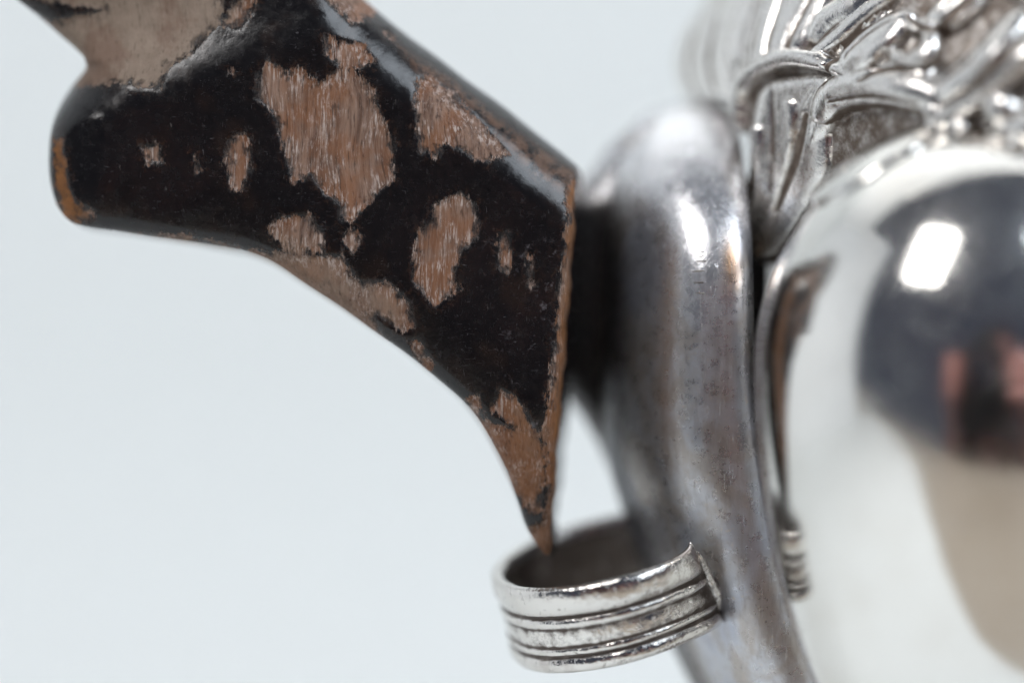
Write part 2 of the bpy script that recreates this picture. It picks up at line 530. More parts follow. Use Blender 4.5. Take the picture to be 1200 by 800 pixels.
G_VAL = np.cumsum(s_l[::-1] * .1)[::-1]
for i, row in enumerate(rows):
    k = (SPY - CAM_Y) / -CAM_Y
    c = ((L[i] + Rr[i]) / 2 - 600) * MM * k
    hw = (Rr[i] - L[i]) / 2 * MM * k
    full = min(1.0, hw / 4.3)
    fr = .2 + float(np.interp(row, G_ROW, G_VAL))
    bk = float(np.interp(row, (112, 210), (15.5, 11.5)))
    SHEAR = float(np.interp(row, (130, 200), (-.35, -.46)))
    b = max(.3, (bk - fr) / 2 * min(1, full ** .5))
    a = math.sqrt(max(hw * hw - (SHEAR * b) ** 2, .01))
    z = (400 - row) * MM * k
    yc = (bk + fr) / 2
    for q in range(NV):
        t = 2 * math.pi * q / NV
        ct, s_ = math.cos(t), math.sin(t)
        e = 2 / 2.6
        dx = a * math.copysign(abs(ct) ** e, ct); dy = b * math.copysign(abs(s_) ** e, s_)
        v.append((c + dx + SHEAR * dy, yc + dy, z))
v = np.array(v)
px = to_px(v)
frontm = (v[:, 1] < SPY)
worn_gleam = frontm * np.exp(-((px[:, 0] - 822) / 34) ** 2 - ((px[:, 1] - 290) / 62) ** 2) * 1.3 + sstep(290, 205, px[:, 1]) * 1.0  # painted highlight on the front, painted white reflection over the dome
cop = frontm * np.exp(-((px[:, 0] - 856) / 9) ** 2 - ((px[:, 1] - 308) / 28) ** 2)
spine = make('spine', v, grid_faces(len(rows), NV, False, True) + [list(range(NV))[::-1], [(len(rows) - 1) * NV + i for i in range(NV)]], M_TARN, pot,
             attrs={'worn_gleam': np.clip(worn_gleam, 0, 1), 'copper': cop, 'stamp': np.zeros(len(v)), 'painted_dark': .8 * sstep(4.5, 7.5, v[:, 1]) * sstep(190, 245, px[:, 1])})  # back half tinted dark to stand for the handle's reflection

pr = np.array([(132, 790), (138, 764), (150, 736), (170, 712), (200, 692), (225, 668), (245, 640), (300, 632), (360, 632), (420, 640), (460, 660), (485, 680), (515, 698), (560, 719), (600, 740), (680, 775), (760, 806), (900, 885), (1060, 1000)], float)
prow = np.concatenate([pr[:5, 0], np.arange(220, 1061, 8)])
bv, bs = [], []
for row in prow:
    k = (12.5 - CAM_Y) / -CAM_Y
    le = np.interp(row, pr[:, 0], pr[:, 1]); ri = float(np.interp(row, (150, 240, 520, 610, 1060), (812, 904, 902, 855, 992)))  # plate widened on both sides to make the gap and seam dark
    c, hw = ((le + ri) / 2 - 600) * MM * k, (ri - le) / 2 * MM * k
    for q in range(48):
        t = 2 * math.pi * q / 48
        ct, s_ = math.cos(t), math.sin(t)
        bv.append((c + hw * math.copysign(abs(ct) ** .8, ct), 12.5 + 3.6 * math.copysign(abs(s_) ** .8, s_) * min(1, hw / 2.0), (400 - row) * MM * k))
        bs.append(.93 * float(sstep(205, 250, row) * sstep(660, 590, row)))  # dark of the gap painted onto the plate, top left clear
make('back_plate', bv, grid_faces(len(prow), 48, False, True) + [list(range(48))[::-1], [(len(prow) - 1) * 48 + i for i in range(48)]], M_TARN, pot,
     attrs={'worn_gleam': [.4] * len(bv), 'copper': [0.0] * len(bv), 'stamp': [0.0] * len(bv), 'painted_dark': bs})
def bvh_front(obj_v, px_, py_):              # front surface of the spine under a measured pixel
    fm = obj_v[:, 1] < 8
    pp = to_px(obj_v[fm])
    d_ = np.hypot(pp[:, 0] - px_, pp[:, 1] - py_)
    k_ = np.argsort(d_)[:6]
    w_ = 1 / (d_[k_] + .5)
    return float((obj_v[fm][k_][:, 1] * w_).sum() / w_.sum())
hv_, hf_ = [], []
def stamp_bar(x0, y0, x1, y1, th):
    b0 = len(hv_)
    n = 7
    for i in range(n):
        u = i / (n - 1)
        x, y = x0 + (x1 - x0) * u, y0 + (y1 - y0) * u
        yd = bvh_front(v, x, y) - .02
        wd = th * (.55 + .45 * math.sin(math.pi * u)) * random.uniform(.8, 1.2)
        nx_, ny_ = -(y1 - y0), (x1 - x0)
        ln = math.hypot(nx_, ny_)
        for s_, dd in ((-1, .05), (-.5, -.02), (.5, -.02), (1, .05)):
            hv_.append(P(x + nx_ / ln * wd * s_, y + ny_ / ln * wd * s_, yd + dd))
    for i in range(n - 1):
        for j in range(3):
            a = b0 + i * 4 + j
            hf_.append((a, a + 4, a + 5, a + 1))
for q_ in ((811, 318, 832, 317, 1.4), (812, 331, 830, 331, 1.2), (816, 306, 828, 306, 1.3), (819, 296, 825, 295, 1.2), (815, 343, 827, 344, 1.1), (818, 301, 826, 300, .9)):
    stamp_bar(*q_)
make('hallmark', hv_, hf_, M_RING, spine, attrs={'grime': [.75] * len(hv_)})

# ------------------------------------------------------------------ the wooden handle
outline = [(470, 35), (530, 80), (600, 131), (655, 176), (700, 214), (790, 300), (780, 520), (735, 640), (700, 668), (662, 662), (640, 650), (619, 620), (607, 585), (588, 540), (560, 491),
           (520, 450), (470, 410), (420, 374), (360, 334), (300, 299), (230, 285), (150, 272), (100, 266), (78, 255), (64, 232), (57, 195), (59, 145), (72, 108), (97, 76),
           (93, 62), (60, 33), (20, 0), (-35, -50), (-90, -120), (-105, -200), (-60, -270), (40, -300), (160, -240), (280, -140), (380, -50), (430, 2)]
sub = []
for i in range(len(outline)):
    sub.append(outline[i])
poly = catmull(sub, 4, True)
poly_mm = np.stack([(poly[:, 0] - 600) * MM, (400 - poly[:, 1]) * MM], 1) * 1.012
st_ = .19
gx = np.arange(-37.5, 5.6, st_); gy = np.arange(-1.2, 11.4, st_); gz = np.arange(-14.2, 36.5, st_)
XX, ZZ = np.meshgrid(gx, gz, indexing='ij')
d2 = poly_sdf(np.stack([XX.ravel(), ZZ.ravel()], 1), poly_mm).reshape(XX.shape)
X = XX[:, None, :]; Z = ZZ[:, None, :]; D = d2[:, None, :]; Y = gy[None, :, None]
wob = .06 * np.sin(X * .42 + Z * .25) * np.sin(Z * .36 - Y * .3) + .022 * np.sin(X * 1.1 - Z * .8 + Y)
H = 5.0 - 2.1 * sstep(-3.5, -13, Z) - .9 * sstep(-24, -29, X)
yc = 5.1 - .4 * sstep(-4, -12, Z) + .9 * sstep(-14, -30, X)
dome = .035 * np.clip(4.0 + D, 0, 4) ** 2                      # faces swell slightly towards the middle
gz_ = np.gradient(d2, st_, axis=1)[:, None, :]
rr = .8 + 2.9 * sstep(-.1, .6, gz_) - .3 * sstep(-6, -12, Z)
qx = D + rr; qy = np.abs(Y - yc) - (H - dome) + rr
f = np.minimum(np.maximum(qx, qy), 0) + np.hypot(np.maximum(qx, 0), np.maximum(qy, 0)) - rr + wob
# slanting shoulder between front and upper face
f = smax(f, ((X - 0.0) * .42 + (Z - 10.3) * .62 - (Y - .5) * .62 - 1.45) * 1.0, .8) if False else f
# worn valley between the spur and the upper scroll
def capsule(a, b, r):
    a, b = np.array(a), np.array(b); e = b - a
    t = np.clip(((X - a[0]) * e[0] + (Y - a[1]) * e[1] + (Z - a[2]) * e[2]) / (e @ e), 0, 1)
    return np.sqrt((X - a[0] - t * e[0]) ** 2 + (Y - a[1] - t * e[1]) ** 2 + (Z - a[2] - t * e[2]) ** 2) - r
f = smax(f, -capsule((-29, -2.5, 17.6), (-14, -4.6, 21.5), 5.2), 1.6)
f = smax(f, -capsule((-27.0, 10.5, 17.6), (-14, 13.6, 21.5), 4.2), 1.6)
# flat sawn end that faces the spine
plane = X - (3.02 + .0735 * Z + .085 * (Y - 1.0)) + .05 * np.sin(Z * 1.7) + .03 * np.sin(Z * 4.1 + Y)
f = smax(f, plane, .35)
v, faces = surface_nets(f.astype(np.float32), np.array([gx[0], gy[0], gz[0]]), st_)
px = to_px(v)
def zoomed(pts, ox, oy, s): return [(ox + a / s, oy + b / s) for a, b in pts]
Z2 = 8 / 3
chips = [
    zoomed([(0, 230), (40, 185), (75, 215), (100, 225), (125, 205), (190, 265), (225, 240), (262, 215), (300, 205), (345, 250), (385, 340), (432, 440), (428, 560), (385, 600), (330, 660), (310, 690), (265, 690), (260, 640), (215, 610), (165, 545), (110, 570), (80, 450), (50, 350), (0, 310)], 300, 0, Z2),
    zoomed([(212, 110), (240, 120), (330, 135), (375, 200), (300, 220), (262, 215), (225, 180)], 300, 0, Z2),
    zoomed([(492, 330), (500, 250), (540, 235), (620, 290), (720, 400), (790, 480), (730, 505), (680, 500), (640, 470), (590, 450), (560, 490), (510, 475)], 300, 0, Z2),
    zoomed([(400, 0), (360, 60), (300, 75), (240, 20), (200, -20), (330, -90)], 300, 0, Z2),
    zoomed([(390, 90), (415, 90), (440, 125), (425, 128)], 300, 0, Z2),
    zoomed([(550, 640), (640, 600), (690, 640), (695, 740), (640, 790), (620, 870), (640, 900), (560, 960), (490, 880), (500, 720), (550, 690)], 300, 0, Z2),
    [(584, 275), (597, 272), (601, 300), (595, 320), (583, 312)],
    [(616, 296), (622, 300), (628, 335), (620, 335)],
    [(265, 165), (278, 156), (292, 160), (296, 195), (284, 224), (270, 222), (264, 195)],
    [(226, 182), (230, 182), (234, 200), (230, 206), (226, 198)],
    [(165, 172), (185, 168), (192, 190), (172, 193)],
    [(266, 82), (274, 81), (276, 87), (268, 88)],
    [(70, 104), (110, 100), (140, 98), (188, 106), (196, 80), (225, 62), (256, 28), (262, 0), (250, -40), (60, -30), (20, -5), (120, 12), (60, 25), (30, 20), (80, 80)],
    [(262, 30), (270, 5), (300, -5), (296, 14), (280, 36)],
    [(315, 268), (330, 255), (362, 250), (380, 275), (378, 296), (342, 300)],
    [(398, 280), (412, 268), (424, 280), (415, 296)],
    [(240, 300), (300, 292), (350, 297), (400, 300), (420, 330), (455, 330), (480, 355), (486, 384), (470, 390), (440, 370), (465, 430), (380, 400), (260, 330)],
    [(478, 400), (490, 398), (510, 428), (500, 440)],
    [(140, 274), (220, 276), (280, 287), (300, 310), (150, 290)],
    [(545, 470), (560, 462), (566, 490), (600, 500), (575, 480), (585, 455), (605, 465), (625, 500), (634, 520), (640, 560), (632, 600), (622, 600), (610, 590), (590, 555), (560, 510)],
    [(618, 620), (632, 610), (650, 600), (655, 660), (620, 660)],
    [(655, 330), (660, 290), (676, 220), (700, 200), (700, 560), (640, 640), (636, 500), (648, 420)],
    [(66, 250), (62, 160), (72, 165), (78, 215), (90, 240), (110, 248), (108, 262), (80, 262), (50, 262), (50, 160)],
]
chip = np.full(len(v), -9.0)
front = v[:, 1] < 6.2
for c in chips:
    chip = np.maximum(chip, np.where(front, -poly_sdf(px, c) * MM, -9))
chip = np.maximum(chip, np.where(front, -9, -1.75 + 1.2 * np.sin(v[:, 0] * .5) * np.sin(v[:, 2] * .43 + 1)))
pl = v[:, 0] - (3.02 + .0735 * v[:, 2] + .085 * (v[:, 1] - 1.0))
edge_w = .20 + .30 * (.5 + .5 * np.sin(v[:, 2] * .9 + 1.2 * np.sin(v[:, 2] * .37))) * (.6 + .4 * np.sin(v[:, 2] * 2.3 + .6))
chip = np.maximum(chip, np.clip(pl + edge_w, -1.5, .6) * 1.3 - 2.5 * sstep(1.5, 3.2, v[:, 1]))
chip = np.where((pl > -.3) & (v[:, 1] > 3), -1.0, chip)  # deep end face coloured black to stand for shade in the tight gap
chip = np.clip(chip, -1.5, 2)
pale = np.clip(-poly_sdf(px, [(20, -40), (300, -40), (275, 30), (200, 115), (60, 118), (70, 70)]) * MM + .3, 0, 1) * .95
pale = np.maximum(pale, np.clip(-poly_sdf(px, [(120, 270), (320, 255), (480, 350), (480, 430), (300, 330)]) * MM, 0, 1) * .45)
amber = np.maximum(.33 * np.clip(-poly_sdf(px, [(585, 470), (640, 440), (665, 480), (660, 660), (610, 660)]) * MM / .8, 0, 1) * (v[:, 1] < 6), 0)
amber = np.maximum(amber, np.maximum(np.clip(-poly_sdf(px, [(40, 130), (85, 160), (112, 250), (100, 280), (40, 280)]) * MM, 0, 1), np.clip(pl + edge_w + .1, 0, .45) * 1.7 * (v[:, 1] < 3)))
# the lost lacquer leaves a shallow step
me_n = np.stack([np.zeros(len(v)), np.where(v[:, 1] < 5, 1.0, -1.0), np.zeros(len(v))], 1)
v = v + me_n * (.12 * sstep(-.1, .2, chip))[:, None]
brown = np.clip(-poly_sdf(px, zoomed([(430, 130), (520, 190), (620, 250), (800, 400), (980, 520), (1030, 560), (1030, 640), (870, 560), (790, 470), (720, 390), (600, 280), (500, 230)], 300, 0, Z2)) * MM / .5 + .3, 0, 1)
handle = make('handle', v, faces, M_HANDLE, pot, attrs={'bloom': np.clip(1 - np.abs(pl + 1.3) / 1.6, 0, 1) + .5 * np.exp(-((px[:, 0] - 620) / 60) ** 2), 'brown': brown, 'chip': chip, 'pale': pale, 'amber': np.clip(amber, 0, 1)})

# ------------------------------------------------------------------ reeded ring soldered to the spine
prof = [  # height down from the rim, outward offset, grime
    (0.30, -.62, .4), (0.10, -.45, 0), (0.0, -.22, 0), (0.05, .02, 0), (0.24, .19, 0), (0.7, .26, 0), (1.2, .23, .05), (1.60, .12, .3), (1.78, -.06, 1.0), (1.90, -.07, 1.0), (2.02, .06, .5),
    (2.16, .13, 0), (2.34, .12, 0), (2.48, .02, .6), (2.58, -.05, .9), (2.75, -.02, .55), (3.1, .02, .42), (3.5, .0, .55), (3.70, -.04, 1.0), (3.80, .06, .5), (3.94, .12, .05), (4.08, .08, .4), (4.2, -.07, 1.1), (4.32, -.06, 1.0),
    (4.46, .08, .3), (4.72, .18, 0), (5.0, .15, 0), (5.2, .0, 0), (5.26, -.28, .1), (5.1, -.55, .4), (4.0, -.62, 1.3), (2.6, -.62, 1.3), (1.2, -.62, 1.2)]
RC, RR = P(709, 641, 4.3), 6.85
from mathutils import Matrix
rot = Matrix.Rotation(R(-13.5), 3, 'Y') @ Matrix.Rotation(R(13), 3, 'X')
rot = np.array(rot)
NR = 220
v, gr, endpts = [], [], []
for k in range(NR):
    u = k / (NR - 1)
    for h, o_, g in prof:
        a0 = R(-40.5 + 12.0 * h / 5.2)      # slanted front end
        a = a0 - u * (R(318) + a0 + R(40))
        wv = 1 + .006 * math.sin(3 * a + 1) + .004 * math.sin(7 * a)
        hh = h * (1 + .02 * math.sin(2 * a + .5))
        hh -= .30 * math.exp(-u * 55) * max(0, 1 - h / 1.2)          # the lip rises to a point
        thin_ = 1 - .55 * math.exp(-u * 75)
        r = (RR + (o_ + .62) * thin_ - .62 + .025 * math.sin(11 * a + h * 2) * math.sin(5 * a)) * wv
        p = rot @ np.array([r * math.cos(a), r * math.sin(a), -hh])
        v.append(RC + p)
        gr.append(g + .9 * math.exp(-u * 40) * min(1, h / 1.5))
m_ = len(prof)
ring = make('ring', v, [f[::-1] for f in grid_faces(NR, m_, False, True)] + [list(range(m_)), [(NR - 1) * m_ + i for i in range(m_)][::-1]], M_RING, pot, attrs={'grime': gr})
# solder that runs along the end of the band
sv = []
ns_, nc_ = 26, 12
for i in range(ns_):
    u = i / (ns_ - 1)
    h = .35 + 4.95 * u
    a = R(-40.5 + 12.0 * h / 5.2 + 1.5)
    c = RC + rot @ np.array([(RR - .30) * math.cos(a), (RR - .30) * math.sin(a), -h])
    r = (.15 + .24 * u + .02 * math.sin(u * 13)) * math.sqrt(max(0, 1 - (2 * u - 1) ** 6)) + .02
    for q in range(nc_):
        t = 2 * math.pi * q / nc_
        sv.append(c + np.array([r * 1.5 * math.cos(t), r * 1.1 * math.sin(t), 0]))
make('solder', sv, [f[::-1] for f in grid_faces(ns_, nc_, False, True)] + [list(range(nc_))[::-1], [(ns_ - 1) * nc_ + i for i in range(nc_)]], M_RING, ring, attrs={'grime': [.62] * len(sv)})

# ------------------------------------------------------------------ repousse shoulder: one hammered sheet of leaves, folds, veins and beads
def seg_dist(q, pts, wd):                   # distance to a stroke and its half width there
    pts = catmull(np.asarray(pts, float), 8)
    ws = np.interp(np.linspace(0, 1, len(pts)), np.linspace(0, 1, len(wd)), wd)
    best = np.full(len(q), 1e9); bw = np.ones(len(q))
    for i in range(len(pts) - 1):
        e = pts[i + 1] - pts[i]
        t = np.clip(((q - pts[i]) @ e) / (e @ e + 1e-9), 0, 1)
        d = np.linalg.norm(q - pts[i] - t[:, None] * e, axis=1)
        w_ = ws[i] + (ws[i + 1] - ws[i]) * t
        sel = d / w_ < best / bw
        best = np.where(sel, d, best); bw = np.where(sel, w_, bw)
    return best, bw
PX = np.arange(776, 1262, 1.6); PY = np.arange(-70, 312, 1.6)
gxx, gyy = np.meshgrid(PX, PY, indexing='ij')
q = np.stack([gxx.ravel(), gyy.ravel()], 1)
border = catmull([(872, 306), (868, 240), (868, 180), (862, 132), (838, 122), (800, 118), (788, 80), (796, 40), (830, -10), (850, -66), (1000, -66), (1180, -66), (1255, -60), (1256, 80), (1250, 200),
                  (1225, 245), (1190, 225), (1150, 190), (1112, 172), (1085, 178), (1045, 190), (1010, 200), (980, 228), (948, 268), (912, 312)], 4, True)
bd = -poly_sdf(q, border)
hgt = np.full(len(q), -.25); own = np.zeros(len(q), int); dirt = np.full(len(q), .75)
kinds = ['shoulder']
def leaf(poly, h, soft=9.0, d0=.0, base=0.0, tilt=(0, 0)):
    global hgt, own, dirt
    poly = catmull(poly, 5, True)
    d = -poly_sdf(q, poly)
    c = poly.mean(0)
    prof_ = base + h * np.sqrt(np.clip(1 - (1 - np.clip(d / (soft * 2.2), 0, 1)) ** 2, 0, 1)) + ((q[:, 0] - c[0]) * tilt[0] + (q[:, 1] - c[1]) * tilt[1]) * .01
    ok = (d > 0) & (prof_ > hgt)
    kinds.append('leaf')
    hgt = np.where(ok, prof_, hgt); own = np.where(ok, len(kinds) - 1, own)
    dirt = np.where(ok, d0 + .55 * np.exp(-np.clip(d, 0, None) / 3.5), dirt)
def stroke(kind, pts, wd, h, lift=0.0, d0=0.0):
    global hgt, own, dirt
    d, w_ = seg_dist(q, pts, wd)
    prof_ = lift + h * (w_ / max(wd)) * np.sqrt(np.clip(1 - (d / w_) ** 2, 0, 1))
    ok = (d < w_) & (prof_ > hgt - .2)
    kinds.append(kind)
    hgt = np.where(ok, np.maximum(prof_, hgt - .1), hgt); own = np.where(ok, len(kinds) - 1, own)
    dirt = np.where(ok, d0 + .6 * sstep(.72, 1, d / w_), dirt)
def groove(pts, wd, depth, d0=1.0):
    global hgt, dirt
    d, w_ = seg_dist(q, pts, wd)
    k_ = np.clip(1 - d / w_, 0, 1)
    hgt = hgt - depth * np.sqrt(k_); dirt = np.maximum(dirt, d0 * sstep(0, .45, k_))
leaf([(800, 112), (790, 70), (806, 30), (846, -20), (905, -60), (896, 15), (874, 70), (866, 122), (835, 124)], 1.0, 14)
leaf([(868, 98), (880, 45), (905, -30), (960, -66), (1000, -60), (972, 5), (945, 55), (905, 82)], 1.1, 12)
groove([(902, 78), (908, 45), (926, -12)], [1.6, 2.6, 1.6], .45)
groove([(922, 70), (940, 32), (968, -20)], [1.6, 2.8, 1.6], .5)
groove([(883, 84), (886, 45), (898, 0)], [1.4, 2.2, 1.4], .4)
groove([(845, 108), (838, 70), (848, 25)], [2, 3, 2], .4)
groove([(822, 112), (812, 78), (820, 40)], [2, 3, 2], .4)
for k_ in range(7):                         # fine feathering on the upper blades
    x0 = 812 + k_ * 17
    groove([(x0 + 22 - k_, 100 - k_ * 3), (x0 + 12, 55), (x0 + 24 + k_ * 2, 0)], [.9, 1.5, .9], .22, .8)
leaf([(878, 300), (873, 250), (879, 190), (884, 135), (897, 100), (930, 89), (978, 92), (976, 150), (972, 205), (940, 258), (904, 300)], .95, 9)
groove([(884, 265), (887, 230), (884, 195)], [6, 9, 5], .45, .9)
groove([(909, 225), (912, 165), (911, 106)], [1.5, 3.0, 1.2], .5)
groove([(914, 245), (936, 190), (950, 135)], [5, 8, 4], .5, .95)
stroke('vein', [(882, 292), (890, 245), (898, 205), (897, 168), (894, 152)], [3.5, 4.5, 5.5, 6.5, 7], 1.0, .55, .02)
stroke('vein', [(903, 265), (918, 215), (930, 180), (935, 140), (933, 122)], [3.5, 4.5, 5.5, 7, 7.5], 1.0, .55, .02)
groove([(890, 260), (900, 200), (903, 140)], [.8, 1.4, .8], .2, .7)
groove([(920, 200), (926, 150), (926, 108)], [.8, 1.4, .8], .2, .7)
groove([(935, 165), (946, 128), (962, 100)], [.8, 1.5, .8], .2, .7)
leaf([(946, 196), (952, 142), (968, 104), (992, 90), (990, 128), (970, 165)], 1.2, 8, .25)
stroke('fold', [(871, 150), (876, 105), (896, 82), (932, 71), (975, 77), (1004, 88)], [6, 8, 9, 9, 7], 1.3, .7, .08)
stroke('fold', [(950, 74), (985, 48), (1014, 22), (1048, -2)], [6, 9, 9, 6], .9, .5, .45)
stroke('fold', [(960, 46), (975, 28), (1000, 12), (1040, -18)], [9, 14, 15, 11], 1.5, .5, .25)
leaf([(976, 92), (982, 60), (1010, 28), (1048, 10), (1074, 20), (1060, 50), (1034, 74), (1006, 92)], 1.6, 12, tilt=(2.6, 3.2))
leaf([(1016, 92), (1044, 70), (1086, 72), (1094, 90), (1060, 102)], 1.4, 9, .1)
stroke('fold', [(970, 134), (988, 112), (1030, 102), (1080, 110), (1116, 128)], [14, 22, 24, 22, 12], 1.7, .5, .42)
leaf([(1080, 116), (1098, 86), (1140, 58), (1180, 12), (1212, 20), (1186, 76), (1130, 118)], 1.7, 12, tilt=(2.6, 3.2))
leaf([(1084, 26), (1108, -8), (1160, -50), (1160, 0), (1120, 38)], 1.5, 10, .2, tilt=(2.2, 2.8))
leaf([(1176, -10), (1200, -50), (1250, -50), (1240, 10), (1205, 10)], 1.5, 10, tilt=(2.2, 2.8))
stroke('fold', [(1052, 66), (1072, 76), (1094, 62), (1090, 38), (1066, 34)], [6, 10, 12, 11, 6], 1.3, .5, .55)
stroke('fold', [(1092, 152), (1120, 130), (1156, 106), (1216, 62)], [10, 17, 19, 15], 1.7, .5, .5)
leaf([(1138, 160), (1166, 128), (1222, 96), (1245, 140), (1190, 180)], 1.5, 10, .2, tilt=(2.2, 2.8))
leaf([(1186, 226), (1200, 180), (1244, 150), (1250, 210), (1222, 240)], 1.4, 10, .3, tilt=(2.2, 2.8))
for pts_, w_ in (([(974, 100), (996, 54), (1050, 14)], 5), ([(1068, 24), (1098, 42), (1150, 4), (1182, -30)], 7), ([(1112, 126), (1160, 96), (1215, 36)], 7), ([(1022, 96), (1048, 82), (1092, 82)], 5),
                 ([(1000, 70), (1024, 46), (1052, 30)], 3), ([(1104, 100), (1140, 72), (1178, 30)], 3.5), ([(1104, 22), (1128, -4), (1152, -30)], 3), ([(1150, 152), (1188, 136), (1228, 118)], 4), ([(985, 120), (1030, 114), (1084, 122)], 3.5)):
    groove(pts_, [w_ * .5, w_, w_ * .5], .5, 1.0)
for a_, b_, r_ in ((1178, 128, 19), (1158, 176, 14), (1188, 206, 16), (1130, 152, 13), (1098, 132, 11)):
    stroke('bead', [(a_ - .6, b_), (a_ + .6, b_)], [r_, r_], r_ * .055, 1.2, .0)
xs = [776, 840, 880, 960, 1060, 1200, 1262]; ys = [17.0, 9.5, 5.5, 1.2, -4.2, -8.5, -10.0]
ker = np.ones(25) / 25
fine = np.arange(700, 1340, 2.0)
carr = np.convolve(np.pad(np.interp(fine, xs, ys), 12, mode='edge'), ker, 'valid')
yy = np.interp(q[:, 0], fine, carr) + np.clip(70 - q[:, 1], 0, None) * .03 + np.clip(q[:, 1] - 150, 0, None) * .006
edge_in = np.clip(bd / 9.0, 0, 1)
p3 = np.stack([(q[:, 0] - 600) * MM * (yy - CAM_Y) / -CAM_Y, yy, (400 - q[:, 1]) * MM * (yy - CAM_Y) / -CAM_Y], 1)
g3 = p3.reshape(*gxx.shape, 3)
n3 = np.cross(np.gradient(g3, axis=0), np.gradient(g3, axis=1)).reshape(-1, 3)
n3 /= np.linalg.norm(n3, axis=1)[:, None]
n3 *= np.sign(-n3[:, 1])[:, None]
H2 = hgt.reshape(gxx.shape)
for _ in range(2):                          # hammered metal has no knife edges
    Hp = np.pad(H2, 1, mode='edge')
    H2 = (Hp[:-2, 1:-1] + Hp[2:, 1:-1] + Hp[1:-1, :-2] + Hp[1:-1, 2:] + 2 * H2) / 6
hgt = H2.ravel() * .54
p3 = p3 + n3 * hgt[:, None]
p3[:, 1] += 13.0 * (1 - edge_in) ** 2.2; p3[:, 0] += 4.0 * (1 - edge_in) ** 2.2        # the sheet curls back to the body along its border
keep = bd > 0
nyy = len(PY)
fc = []
oc_ = own.reshape(gxx.shape)
ix = np.arange(len(q)).reshape(gxx.shape)
quads = np.stack([ix[:-1, :-1], ix[1:, :-1], ix[1:, 1:], ix[:-1, 1:]], -1).reshape(-1, 4)
quads = quads[keep[quads].all(1)]
qo = own[quads].max(1)
shoulder = None
for k_, nm in enumerate(kinds):
    sel = quads[qo == k_]
    if len(sel) == 0: continue
    u_, inv = np.unique(sel, return_inverse=True)
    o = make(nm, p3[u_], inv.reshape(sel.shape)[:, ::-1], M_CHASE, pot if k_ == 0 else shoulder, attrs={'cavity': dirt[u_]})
    if k_ == 0: shoulder = o

def bead(px, py, r, y, parent, mat=M_CHASE):
    c = P(px, py, y)
    v, n1, n2 = [], 14, 20
    for j in range(n1):
        ph = math.pi * j / (n1 - 1)
        for k in range(n2):
            a = 2 * math.pi * k / n2
            v.append(c + r * np.array([math.sin(ph) * math.cos(a), math.sin(ph) * math.sin(a), math.cos(ph)]))
    make('bead', v, [f[::-1] for f in grid_faces(n1, n2, False, True)], mat, parent, attrs={'cavity': [0.0] * len(v)})
for a, b, r in ((903, 612, .55), (911, 640, .5), (917, 668, .5), (921, 690, .4)):
    bead(a, b, r, 4.0, spine)

# ------------------------------------------------------------------ the photographer, seen only as a reflection in the polished lobe
def plain(name, color, rough=.5, noise=2.0, metallic=0.0):
    t = NT(name)
    t.set(Base_Color=t.mix(t.noise(noise * .1, 4, .6), tuple(c * .8 for c in color), color), Roughness=rough, Metallic=metallic)
    return t.m
M_BLACK = plain('black_plastic', (.012, .012, .014), .4)
M_SKIN = plain('skin', (.62, .30, .26), .5)
M_CLOTH = plain('dark_red_knit', (.14, .035, .04), .85)
M_HAIR = plain('dark_hair', (.03, .02, .015), .6)

class Field:
    def __init__(self, lo, hi, h):
        self.h = h; self.lo = np.array(lo, float)
        ax = [np.arange(lo[i], hi[i], h, dtype=np.float32) for i in range(3)]
        self.x, self.y, self.z = ax[0][:, None, None], ax[1][None, :, None], ax[2][None, None, :]
        self.f = np.full((len(ax[0]), len(ax[1]), len(ax[2])), 1e3, np.float32)
    def cone(self, a, b, r1, r2=None, k=8, sx=1.0):
        r2 = r1 if r2 is None else r2
        a, b = np.array(a, float), np.array(b, float); e = b - a
        pad = max(r1, r2) + 4 * k
        lo = np.minimum(a, b) - pad; hi = np.maximum(a, b) + pad
        i0 = np.maximum(0, ((lo - self.lo) / self.h).astype(int)); i1 = np.maximum(0, ((hi - self.lo) / self.h).astype(int) + 1)
        sl = tuple(slice(p, q) for p, q in zip(i0, i1))
        x, y, z = self.x[sl[0]], self.y[:, sl[1]], self.z[:, :, sl[2]]
        t = np.clip(((x - a[0]) * e[0] + (y - a[1]) * e[1] + (z - a[2]) * e[2]) / max(e @ e, 1e-6), 0, 1)
        d = np.sqrt(((x - a[0] - t * e[0]) * sx) ** 2 + (y - a[1] - t * e[1]) ** 2 + (z - a[2] - t * e[2]) ** 2) - (r1 + (r2 - r1) * t)
        self.f[sl] = smin(self.f[sl], d, k)
    def mesh(self): return surface_nets(self.f, self.lo, self.h)

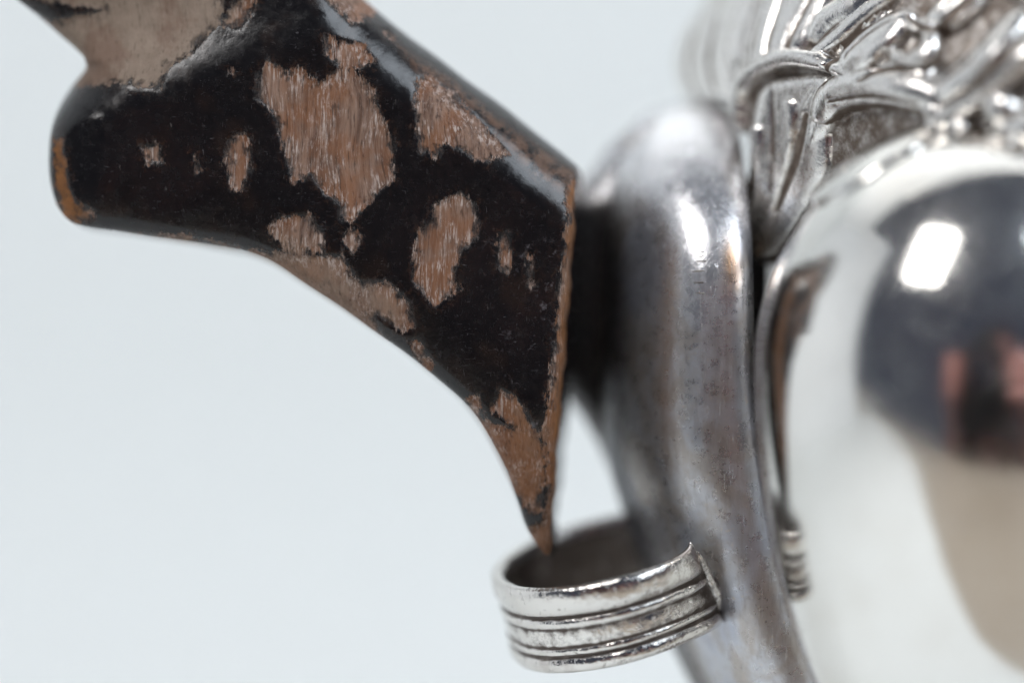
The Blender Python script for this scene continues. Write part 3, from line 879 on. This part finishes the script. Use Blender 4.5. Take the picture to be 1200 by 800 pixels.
def limbs(F, g, hands=True):
    F.cone((0, -475, -250), (0, -470, -600), 118 + g, 108 + g, 30, .78)
    F.cone((-150, -470, -195), (150, -470, -195), 56 + g, 56 + g, 40)
    for s in (-1, 1):
        F.cone((s * 172, -466, -200), (s * 225, -405, -430), 47 + g, 38 + g, 20)
        F.cone((s * 225, -405, -430), (s * 122, -384, -95), 37 + g, 25 + g, 12)
F = Field((-290, -620, -620), (290, -238, 160), 4.0)
limbs(F, 0)
F.cone((0, -462, -180), (0, -440, -80), 52, 50, 14)
F.cone((0, -428, -52), (0, -436, 45), 56, 74, 24)                     # jaw and skull
F.cone((0, -470, 40), (0, -470, 40), 76, 76, 24)
F.cone((0, -366, 8), (0, -358, -22), 8, 13, 8)                        # nose
F.cone((-22, -372, -52), (22, -372, -52), 7, 7, 5)                    # lips
for s in (-1, 1):
    F.cone((s * 76, -440, 15), (s * 78, -444, -18), 13, 9, 5)         # ears
    F.cone((s * 122, -384, -95), (s * 104, -336, -38), 26, 29, 10)    # wrist and palm
    F.cone((s * 100, -338, 8), (s * 98, -328, -48), 24, 24, 8)
    for q, (zz, ln) in enumerate(((22, .92), (1, 1.0), (-20, .96), (-41, .78))):
        p0, p1, p2 = (s * 97, -320, zz), (s * 94, -280, zz + 2), (s * (94 - 40 * ln), -268, zz + 3)
        F.cone(p0, p1, 11, 10.5, 3); F.cone(p1, p2, 10.5, 8.5, 3)
    F.cone((s * 106, -346, -16), (s * 88, -354, 24), 14, 11, 5); F.cone((s * 88, -354, 24), (s * 58, -352, 34), 11, 8.5, 3)
pv, pf = F.mesh()
PO = (0, -470, -600)
PSH = np.array([-34.0, -5, -8])
person = make('person', pv + PSH, pf, M_SKIN, origin=PO)
person['label'] = 'photographer in a dark red jumper holding a black camera, mirrored in the polished lobe'
person['category'] = 'person'
F = Field((-300, -620, -606), (300, -330, -90), 6.0)
limbs(F, 8)
F.f[:, :, F.f.shape[2] - 4:] = 9
cut = np.sqrt((F.x) ** 2 + (F.y + 455) ** 2) - 62
F.f = np.where(F.z > -165, np.maximum(F.f, -cut), F.f).astype(np.float32)
cv_, cf_ = F.mesh()
make('jumper', cv_ + PSH, cf_, M_CLOTH, person, origin=PO)
F = Field((-110, -580, -80), (110, -370, 150), 5.0)
F.cone((0, -452, 56), (0, -478, 40), 80, 84, 10); F.cone((0, -490, 20), (0, -490, -40), 74, 66, 10)
hv, hf = F.mesh()
make('hair', hv + PSH, hf, M_HAIR, person, origin=PO)

def bm_part(name, build, mat, parent, origin):
    import bmesh
    bm = bmesh.new(); build(bmesh, bm)
    me = bpy.data.meshes.new(name); bm.to_mesh(me); bm.free()
    me.materials.append(mat)
    o = bpy.data.objects.new(name, me); col.objects.link(o)
    if parent: o.parent = parent
    return o
CO = Vector((-34, -315, -8))
pc = bpy.data.objects.new('photo_camera', None); pc.location = CO * S; col.objects.link(pc)
pc['label'] = 'black camera with round lens held by the photographer, mirrored in the polished lobe'; pc['category'] = 'camera'
def c_body(bmesh, bm):
    def box(cx, cy, cz, sx, sy, sz):
        r = bmesh.ops.create_cube(bm, size=1)['verts']
        for q in r: q.co = Vector((cx + q.co.x * sx, cy + q.co.y * sy, cz + q.co.z * sz)) * S
    box(0, 0, -16, 156, 46, 124); box(0, 0, 58, 62, 48, 34); box(-60, 21, -16, 30, 16, 116)
    bmesh.ops.bevel(bm, geom=bm.edges[:], offset=5 * S, segments=3, affect='EDGES')
bm_part('body', c_body, M_BLACK, pc, CO)
def tube(prof):
    def b(bmesh, bm):
        n = 48; rings = []
        for y, r in prof:
            rings.append([bm.verts.new(Vector((r * math.cos(2 * math.pi * k / n), y, r * math.sin(2 * math.pi * k / n))) * S) for k in range(n)])
        for p, q in zip(rings, rings[1:]):
            for k in range(n):
                fc = bm.faces.new((p[k], p[(k + 1) % n], q[(k + 1) % n], q[k])); fc.smooth = True
    return b
bm_part('lens', tube([(20, 36), (24, 38), (34, 38), (35, 37), (37, 37), (38, 39), (50, 39), (54, 37), (55.5, 35), (52, 33), (48, 32)]), M_BLACK, pc, CO)
M_GLASS = plain('coated_lens_glass', (.01, .008, .02), .05)
bm_part('lens_glass', tube([(48, 32.5), (50, 24), (51, 12), (51.2, .1)]), M_GLASS, pc, CO)
